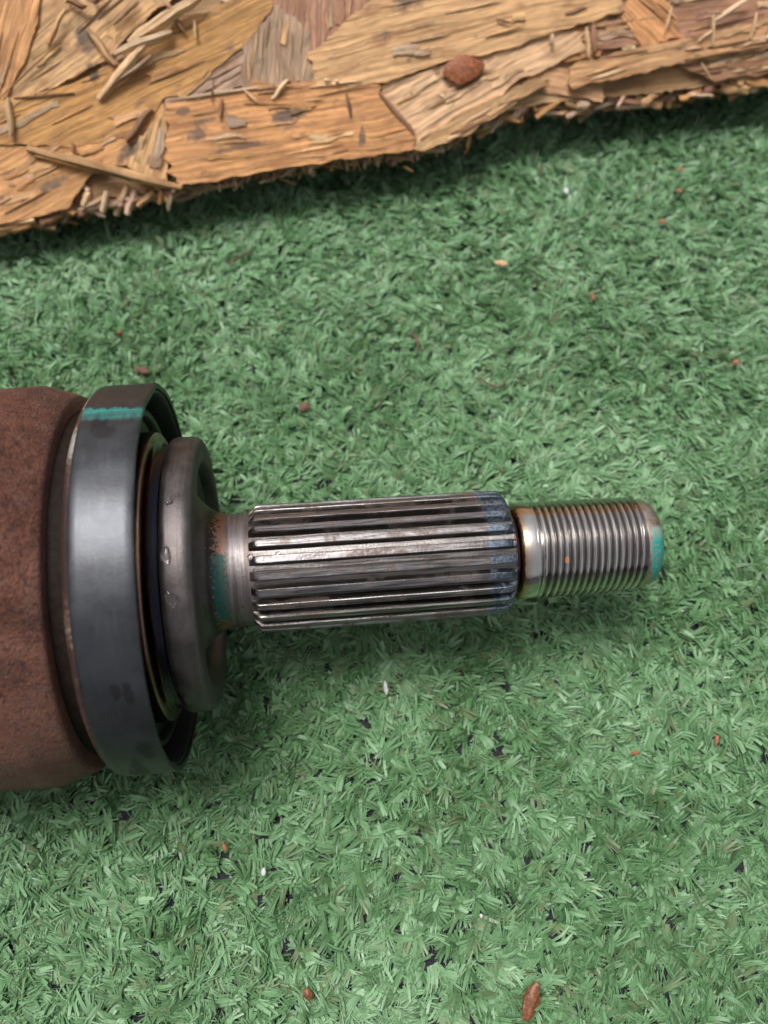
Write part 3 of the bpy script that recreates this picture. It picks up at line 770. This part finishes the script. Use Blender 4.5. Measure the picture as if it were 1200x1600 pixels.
def splinter(p0, p1, width, col, z0, z1, thick=None, bow=0.0, name='splinter', taper=0.5):
    """a thin stick from p0 to p1 (board mm), bowed up in the middle"""
    seed_i[0] += 1; r = random.Random(seed_i[0] * 31 + 7)
    thick = thick or width * 0.55
    d = Vector((p1[0] - p0[0], p1[1] - p0[1], z1 - z0)); L = d.length
    side = Vector((-d.y, d.x, 0)).normalized()
    if side.length < 0.1: side = Vector((1, 0, 0))
    upv = side.cross(d.normalized()) * -1
    if upv.z < 0: upv = -upv
    V, UV, fs = [], [], []
    N = 6
    for i in range(N + 1):
        t = i / N
        c = Vector((p0[0], p0[1], z0)) + d * t + upv * bow * math.sin(t * math.pi) + side * noise.noise(Vector((t * 2, seed_i[0], 0))) * width * 0.35
        k = 1 - (1 - taper) * (abs(t - 0.45) / 0.55) ** 2.2
        for a, b in ((-1, -0.5), (-0.45, 0.6), (0.5, 0.5), (1, -0.4)):
            q = c + side * a * width / 2 * k * r.uniform(0.85, 1.15) + upv * b * thick * k * r.uniform(0.8, 1.2)
            V.append(q * MM); UV.append((t * L, a * width / 2))
    for i in range(N):
        for k in range(4):
            a, b = i * 4 + k, i * 4 + (k + 1) % 4
            fs.append((a, a + 4, b + 4, b))
    fs.append((0, 1, 2, 3)); fs.append(tuple(N * 4 + k for k in (3, 2, 1, 0)))
    me = mesh(name, V, fs, 40)
    uvl = me.uv_layers.new(name='grain'); ox, oy = r.uniform(0, 500), r.uniform(0, 500)
    idx = np.zeros(len(me.loops), np.int32); me.loops.foreach_get('vertex_index', idx)
    uvl.data.foreach_set('uv', (np.array(UV)[idx] + np.array([ox, oy])).astype(np.float32).ravel())
    o = link(name, me, M['wood'], board)
    c = WOODS[col]; k = r.uniform(0.8, 1.15)
    o.color = (c[0] * k, c[1] * k, c[2] * k, 1)
    return o
def ipx(pts): return [bd(*p) for p in pts]
def gang(px0, px1):
    a, b = bd(*px0), bd(*px1)
    return math.atan2(b[1] - a[1], b[0] - a[0])

# loose under-layer of strands all over the face, then the big strands that can be picked out
x = edge[0][0]
for k in range(170):
    cx = rnd.uniform(-60, 330); cy = edge_y(cx) + rnd.uniform(4, 150)
    ang = rnd.choice([0.35, 0.5, -0.2, 0.1, 1.2, 0.7, -0.6]) + rnd.uniform(-.3, .3)
    L, W = rnd.uniform(18, 42), rnd.uniform(6, 14)
    ca, sa = math.cos(ang), math.sin(ang)
    q = [(-L / 2, -W / 2), (L / 2, -W / 2 + rnd.uniform(-1, 3)), (L / 2 + rnd.uniform(-4, 4), W / 2), (-L / 2 + rnd.uniform(-4, 4), W / 2 + rnd.uniform(-3, 1))]
    poly = [(cx + a * ca - b * sa, max(edge_y(cx + a * ca - b * sa) + 0.3, cy + a * sa + b * ca)) for a, b in q]
    flake(poly, ang, rnd.choice(['tan', 'tan', 'pale', 'orange', 'grey', 'red', 'brown']), 0.55 + 0.8 * (k / 170), rnd.uniform(-.05, .05), 0.6, rnd.uniform(-.2, .4), 1.0, spacing=4.0)

BIG = [
 ([(0, -60), (75, -60), (66, 20), (52, 75), (22, 140), (2, 172), (-60, 200), (-60, -60)], ((15, 150), (60, 10)), 'orange', 2.3, 0.02),
 ([(66, -40), (330, -40), (268, 2), (215, 45), (170, 95), (108, 128), (25, 162), (12, 150), (52, 72), (64, 10)], ((30, 160), (200, 20)), 'tan', 1.6, 0.0),
 ([(-40, 172), (30, 158), (120, 132), (250, 68), (330, 20), (430, -20), (422, 22), (380, 78), (300, 140), (258, 160), (205, 215), (120, 232), (40, 228), (-40, 232)], ((40, 200), (380, 40)), 'orange', 2.6, 0.02),
 ([(-40, 228), (60, 232), (180, 218), (255, 162), (262, 178), (214, 256), (150, 268), (108, 326), (40, 345), (-40, 356)], ((0, 300), (240, 180)), 'orange', 2.1, 0.0),
 ([(262, 170), (264, 286), (232, 284), (196, 256)], ((235, 280), (262, 180)), 'tan', 3.0, 0.03),
 ([(258, 158), (372, 80), (392, 70), (384, 132), (330, 152), (264, 168)], ((265, 165), (390, 75)), 'grey', 2.0, 0.0),
 ([(380, 72), (432, 14), (482, 52), (492, 132), (420, 138), (378, 140)], ((420, 140), (430, 20)), 'grey', 2.3, 0.0),
 ([(415, -40), (660, -40), (560, 30), (484, 88), (436, 64), (418, 12)], ((470, 90), (475, -20)), 'red', 1.9, 0.0),
 ([(482, 92), (540, 38), (640, -40), (985, -40), (968, 4), (964, 26), (850, 58), (792, 82), (690, 102), (604, 132), (540, 140), (488, 136)], ((490, 120), (960, 10)), 'tan', 3.9, 0.03),
 ([(262, 168), (300, 160), (420, 140), (520, 128), (586, 134), (600, 164), (622, 190), (641, 212), (643, 236), (600, 244), (520, 256), (440, 266), (330, 286), (286, 292), (267, 270), (263, 220)], ((280, 240), (620, 190)), 'orange', 3.6, -0.02),
 ([(578, 140), (690, 106), (800, 78), (856, 52), (906, 56), (910, 80), (850, 112), (794, 134), (760, 172), (716, 214), (646, 232), (624, 190), (596, 158)], ((600, 220), (860, 80)), 'pale', 2.4, 0.0),
 ([(640, 236), (700, 190), (800, 140), (848, 120), (850, 136), (790, 172), (722, 216), (660, 238)], ((645, 236), (840, 130)), 'tan', 3.3, 0.05),
 ([(884, 112), (905, 104), (1010, 74), (1120, 58), (1290, 22), (1290, 62), (1180, 84), (1060, 104), (960, 128), (892, 142), (882, 130)], ((884, 128), (1180, 60)), 'tan', 3.8, 0.04),
 ([(1050, 106), (1180, 84), (1300, 62), (1300, 100), (1200, 118), (1110, 128)], ((1060, 120), (1200, 90)), 'brown', 2.2, 0.0),
 ([(968, 6), (1060, -40), (1300, -40), (1300, 14), (1120, 54), (1010, 72), (925, 82), (905, 55), (966, 26)], ((930, 60), (1190, 10)), 'red', 2.0, 0.0),
 ([(852, 60), (908, 40), (945, 62), (935, 88), (880, 100), (858, 92)], ((860, 90), (930, 60)), 'orange', 1.5, 0.0),
 ([(960, 20), (990, -20), (1040, 10), (1060, 60), (1000, 78)], ((970, 10), (1040, 70)), 'orange', 2.6, 0.02),
]
for poly, (g0, g1), col, z0, tilt in BIG:
    flake(ipx(poly), gang(g0, g1), col, z0, tilt, 1.3, rnd.uniform(0.0, .5), 1.3)

# lifted fibres and slivers lying along the grain of the big strands
def inside(p, poly):
    c = False
    for (x0, y0), (x1, y1) in zip(poly, poly[1:] + poly[:1]):
        if (y0 > p[1]) != (y1 > p[1]) and p[0] < (x1 - x0) * (p[1] - y0) / (y1 - y0) + x0: c = not c
    return c
for poly, (g0, g1), col, z0, tilt in BIG:
    pb = ipx(poly); ga = gang(g0, g1)
    xa, xb = min(q[0] for q in pb), max(q[0] for q in pb); ya, yb = min(q[1] for q in pb), max(q[1] for q in pb)
    for k in range(34):
        q = (rnd.uniform(xa, xb), rnd.uniform(ya, min(yb, 90)))
        L = rnd.uniform(4, 20); a = ga + rnd.gauss(0, 0.07)
        e = (q[0] + L * math.cos(a), q[1] + L * math.sin(a))
        if not (inside(q, pb) and inside(e, pb)): continue
        if rnd.random() < 0.55:
            splinter(q, e, rnd.uniform(0.35, 1.1), rnd.choice([col, 'tan', 'pale', 'brown']), z0 + 0.15, z0 + 0.25 + rnd.random() * 0.4, 0.25, 0.15, 'sliver', 0.3)
        else:
            w_ = rnd.uniform(1.2, 3.6); nx, ny = -math.sin(a) * w_, math.cos(a) * w_
            flake([q, e, (e[0] + nx * rnd.uniform(.3, .9), e[1] + ny * rnd.uniform(.3, .9)), (q[0] + nx, q[1] + ny)], a, rnd.choice([col, col, 'tan', 'pale', 'grey']), z0 + 0.35, rnd.uniform(-.08, .08), 0.35, 0.2, 0.9)

# the tangle of raised splinters at the upper left and single sticks on the face
ST = [((158, 160), (238, 72), 15, 'pale', 3.2, 6.0, 1.0), ((182, 92), (272, 60), 13, 'cream', 4.5, 5.5, 1.5), ((205, 75), (320, 5), 20, 'pale', 3.5, 6.5, 1.0), ((168, 150), (240, 95), 9, 'grey', 4.2, 5.0, .6),
      ((140, 52), (185, 108), 13, 'tan', 3.4, 4.2, .4), ((78, 76), (108, 24), 9, 'tan', 3.0, 4.6, .5), ((250, 0), (275, 30), 7, 'cream', 5.5, 6.5, .4), ((270, 32), (292, 58), 9, 'brown', 5.0, 4.2, .3), ((305, 38), (308, 68), 5, 'pale', 4.0, 4.2, .3),
      ((108, 8), (140, 18), 10, 'brown', 3.5, 4.0, .6), ((150, 12), (162, -8), 12, 'red', 3.5, 5.0, .5), ((120, 150), (26, 158), 4, 'brown', 3.2, 3.2, .2), ((180, 45), (220, 10), 5, 'brown', 3.2, 3.6, .2),
      ((24, 218), (20, 158), 9, 'pale', 4.2, 4.0, .5), ((48, 236), (286, 297), 17, 'tan', 3.6, 4.2, 1.2), ((60, 246), (160, 272), 11, 'orange', 3.2, 3.6, .5), ((122, 246), (118, 228), 8, 'brown', 4.0, 4.8, .2),
      ((425, 160), (449, 132), 7, 'cream', 4.4, 4.9, .3), ((345, 190), (349, 160), 6, 'red', 4.4, 4.4, .2), ((332, 165), (336, 130), 3, 'brown', 4.4, 4.4, .2), ((383, 148), (402, 166), 5, 'pale', 4.5, 4.5, .2),
      ((262, 162), (420, 140), 6, 'cream', 3.6, 3.8, .2), ((915, 95), (911, 48), 8, 'pale', 3.2, 3.2, .3), ((924, 85), (922, 42), 9, 'red', 3.0, 3.2, .3), ((1100, 130), (1085, 105), 4, 'cream', 4.4, 4.4, .2),
      ((1105, 40), (1158, 5), 9, 'cream', 4.4, 5.5, .6), ((1100, 80), (1103, 30), 7, 'pale', 4.6, 4.8, .4), ((1080, 72), (1105, 52), 4, 'cream', 4.6, 4.8, .3), ((1160, 68), (1170, 28), 6, 'pale', 4.6, 4.8, .3), ((1185, 68), (1202, 50), 7, 'cream', 4.6, 4.8, .3),
      ((1030, 55), (1040, 20), 5, 'pale', 4.2, 4.4, .3), ((1095, 28), (1120, 30), 4, 'cream', 4.6, 4.8, .3), ((855, 78), (856, 60), 8, 'cream', 3.6, 4.4, .5), ((770, 38), (795, 46), 4, 'brown', 4.6, 4.6, .2), ((540, 152), (546, 188), 5, 'brown', 4.2, 4.2, .1), ((505, 132), (515, 132), 6, 'cream', 4.7, 4.7, .3), ((522, 133), (528, 134), 6, 'cream', 4.7, 4.7, .3),
      ((200, 224), (240, 175), 14, 'brown', 3.6, 3.2, .3), ((645, 215), (590, 150), 8, 'red', 3.9, 4.0, .3), ((1060, 100), (1190, 78), 4, 'brown', 4.2, 4.2, .2), ((0, 162), (108, 60), 3, 'brown', 3.0, 3.0, .1)]
for p0, p1, wpx, col, z0, z1, bow in ST:
    splinter(bd(*p0), bd(*p1), wpx * 0.185, col, z0, z1, None, bow)
# broken chips hanging at the lower left corner
CH = [((0, 340), (60, 330), 16), ((-30, 352), (56, 344), 12), ((40, 331), (102, 327), 12), ((95, 328), (125, 275), 20), ((70, 290), (118, 335), 14), ((160, 332), (168, 300), 10), ((178, 334), (200, 292), 14), ((198, 335), (210, 296), 13), ((215, 322), (240, 300), 12), ((248, 318), (252, 300), 9), ((262, 328), (268, 305), 7), ((130, 322), (140, 300), 14), ((100, 270), (140, 300), 10), ((-40, 365), (30, 352), 10), ((0, 364), (48, 352), 9)]
for i, (p0, p1, wpx) in enumerate(CH):
    splinter(bd(*p0), bd(*p1), wpx * 0.185, ['cream', 'pale', 'pink', 'tan', 'orange'][i % 5], rnd.uniform(-3.5, 1.0), rnd.uniform(0, 1.8), None, .2, taper=0.75)
# splinter ends along the whole broken edge
for k in range(240):
    x = rnd.uniform(-14, BL + 14); y = edge_y(x); f = x / BL
    coarse = f > 0.62 or f < 0.24
    dep = max(-abs(rnd.gauss(0, 4.8)) + 0.4, -15.5)
    back = 0.12 * -dep                                   # lower layers are broken off further back
    if rnd.random() < (0.55 if coarse else 0.25):        # strands lying along the edge
        a = rnd.gauss(0.1, 0.35); L = rnd.uniform(4, 12); wv = rnd.uniform(1.0, 2.8) if coarse else rnd.uniform(0.6, 1.6)
        c0 = (x, y + back + rnd.uniform(-1.5, 0.8))
        p0 = (c0[0] - math.cos(a) * L / 2, c0[1] - math.sin(a) * L / 2); p1 = (c0[0] + math.cos(a) * L / 2, c0[1] + math.sin(a) * L / 2)
        dy = edge_y(p1[0]) - edge_y(p0[0]); p1 = (p1[0], p1[1] + dy * 0.5); p0 = (p0[0], p0[1] - dy * 0.5)
    else:                                                # torn ends poking out
        a = rnd.gauss(-math.pi / 2, 0.75); L = rnd.uniform(2.0, 7.0); wv = rnd.uniform(0.7, 2.4) if coarse else rnd.uniform(0.3, 1.2)
        out = rnd.gauss(1.0, 0.9) + (rnd.random() < 0.1) * rnd.uniform(.8, 2.2)
        p1 = (x, y + back - out); p0 = (x - math.cos(a) * L, p1[1] - math.sin(a) * L)
    splinter(p0, p1, wv, rnd.choice(['pink', 'tan', 'orange', 'brown', 'pink', 'tan', 'grey', 'red']), dep + rnd.uniform(-.8, .8), dep + rnd.uniform(-1.2, .6), rnd.uniform(0.3, 1.0), 0.1, 'edge_splinter', rnd.uniform(0.35, 0.9))
# pale fuzz of torn fibres hanging under the middle of the edge
for k in range(58):
    px = rnd.uniform(300, 660); x, y = bd(px, 0); x = bd(px, 290 - (px - 300) * 0.155)[0]; y = edge_y(x)
    a = rnd.gauss(-math.pi / 2, 0.35); L = rnd.uniform(2.5, 5.0); out = rnd.uniform(0.8, 3.0); dep = rnd.uniform(-5, -0.6)
    p1 = (x, y - out); p0 = (x - math.cos(a) * L, p1[1] - math.sin(a) * L)
    splinter(p0, p1, rnd.uniform(0.5, 1.3), rnd.choice(['pink', 'pink', 'cream', 'tan']), dep, dep + rnd.uniform(-.6, .4), 0.4, 0.1, 'edge_splinter', 0.5)
# ================================================================== loose bits
def lump(name, pos, size, mat, label, cat, rotz=0.0, seed=1, tiltx=0.0, group=None, basis=None):
    bm = bmesh.new(); bmesh.ops.create_icosphere(bm, subdivisions=3, radius=1)
    for v in bm.verts:
        k = 1 + 0.24 * noise.noise(v.co * 1.1 + Vector((seed * 5.1, 0, 0))) + 0.20 * noise.noise(v.co * 3.4 + Vector((0, seed * 3.3, 0)))
        v.co = Vector((v.co.x * size[0] / 2 * k, v.co.y * size[1] / 2 * k, v.co.z * size[2] / 2 * k)) * MM
    me = bpy.data.meshes.new(name); bm.to_mesh(me); bm.free(); me.shade_smooth(); me.set_sharp_from_angle(angle=math.radians(40))
    o = link(name, me, M[mat])
    if basis is None:
        o.location = tuple(float(q) * MM for q in pos); o.rotation_euler = (tiltx, 0, rotz)
    else:
        o.matrix_world = basis @ Matrix.Translation(Vector(pos) * MM) @ Matrix.Rotation(rotz, 4, 'Z')
    tag(o, label, cat, group)
    return o
def on_turf(px, py, z=4.0): return on_z(px, py, z)
cx, cy = bd(718, 116)
lump('bark_chip', (cx, cy, 3.9), (12.0, 7.4, 2.2), 'bark', 'red brown bark chip lying on the strand board', 'bark chip', 0.1, 4, basis=BM)
BITS = [
 ('wood_chip', 783, 411, (3.6, 1.9, 1.2), 'chip', 'pale tan wood chip on the turf below the middle of the board', 'wood chip', -.2),
 ('seed_husk', 481, 1553, (1.9, 2.6, 1.6), 'seed', 'shiny brown seed husk on the turf at the bottom edge', 'seed husk', .5),
 ('bark_chip', 829, 1565, (3.4, 8.0, 2.4), 'seed', 'long brown bark chip on the turf at the bottom edge', 'bark chip', -.35),
 ('white_sliver', 603, 1075, (1.0, 3.4, 0.8), 'white', 'thin white sliver on the turf below the splines', 'sliver', .15),
 ('white_crumb', 412, 1362, (1.0, 1.8, 0.9), 'white', 'small white crumb on the turf well below the flange', 'crumb', -.2),
 ('white_crumb', 885, 298, (1.6, 2.0, 1.0), 'white', 'white crumb on the turf just below the board at right', 'crumb', .3),
 ('white_crumb', 752, 1431, (0.8, 0.9, 0.7), 'white', 'tiny white crumb on the turf low right of centre', 'crumb', 0),
 ('dark_leaf_bit', 476, 636, (3.2, 2.6, 1.2), 'fibre', 'dark brown leaf scrap on the turf above the splines', 'leaf scrap', .6),
 ('dark_leaf_bit', 222, 578, (5.0, 2.0, 1.4), 'fibre', 'dark brown leaf scrap on the turf just above the grey ring', 'leaf scrap', -.3),
 ('seed_husk', 187, 520, (1.8, 1.6, 1.4), 'seed', 'small reddish seed husk on the turf at left above the ring', 'seed husk', .2),
 ('orange_crumb', 1035, 346, (2.2, 1.6, 1.0), 'orange', 'orange crumb on the turf at upper right, the lower of two', 'crumb', .1),
 ('orange_crumb', 1061, 298, (2.2, 1.5, 1.0), 'orange', 'orange crumb on the turf at upper right nearest the board', 'crumb', .1),
 ('orange_crumb', 1063, 265, (2.0, 1.4, 1.0), 'orange', 'orange crumb in the shade close under the board', 'crumb', .4),
 ('orange_crumb', 1150, 566, (2.0, 1.8, 1.2), 'orange', 'orange crumb on the turf at the right edge', 'crumb', .4),
 ('orange_crumb', 927, 464, (1.4, 2.0, 1.0), 'orange', 'orange crumb on the turf between board and threaded tip', 'crumb', .2),
 ('orange_crumb', 1120, 1156, (1.0, 2.4, 0.8), 'orange', 'thin orange crumb on the turf right below the threaded tip', 'crumb', -.2),
 ('orange_crumb', 992, 1176, (2.2, 0.9, 0.8), 'orange', 'thin orange crumb lying sideways on the turf below the threaded tip', 'crumb', .2),
 ('orange_crumb', 351, 1324, (1.2, 1.6, 0.9), 'orange', 'tiny orange crumb on the turf at lower left', 'crumb', .3),
]
for i, (nm, px, py, sz, mt, lb, ct, rz) in enumerate(BITS):
    lump(nm, on_turf(px, py), sz, mt, lb, ct, rz, i + 2, 0.2)
def fibre(pxs, rad, label, z=4.4):
    pts = [on_turf(px, py, z + dz) for px, py, dz in pxs]
    cu = bpy.data.curves.new('brown_fibre', 'CURVE'); cu.dimensions = '3D'; cu.bevel_depth = rad * MM; cu.bevel_resolution = 2; cu.resolution_u = 6
    sp = cu.splines.new('NURBS'); sp.points.add(len(pts) - 1); sp.use_endpoint_u = True; sp.order_u = 3
    for q, p in zip(sp.points, pts): q.co = (p[0] * MM, p[1] * MM, p[2] * MM, 1)
    tmp = bpy.data.objects.new('tmp', cu); COL.objects.link(tmp)
    dg = bpy.context.evaluated_depsgraph_get(); me = bpy.data.meshes.new_from_object(tmp.evaluated_get(dg))
    bpy.data.objects.remove(tmp)
    me.materials.clear(); me.shade_smooth()
    tag(link('brown_fibre', me, M['fibre']), label, 'fibre', 'curly fibres on the turf')
fibre([(745, 590, 0), (758, 597, .6), (772, 604, .2), (784, 605, .8), (790, 595, .4)], 0.32, 'curly brown fibre on the turf above the splines, right of centre')
fibre([(640, 522, 0), (650, 526, .8), (655, 536, .6), (652, 548, 0)], 0.34, 'hooked brown fibre on the turf in the upper middle')
fibre([(355, 412, 0), (372, 402, .6), (392, 392, .2)], 0.30, 'straight brown fibre on the turf under the left of the board')
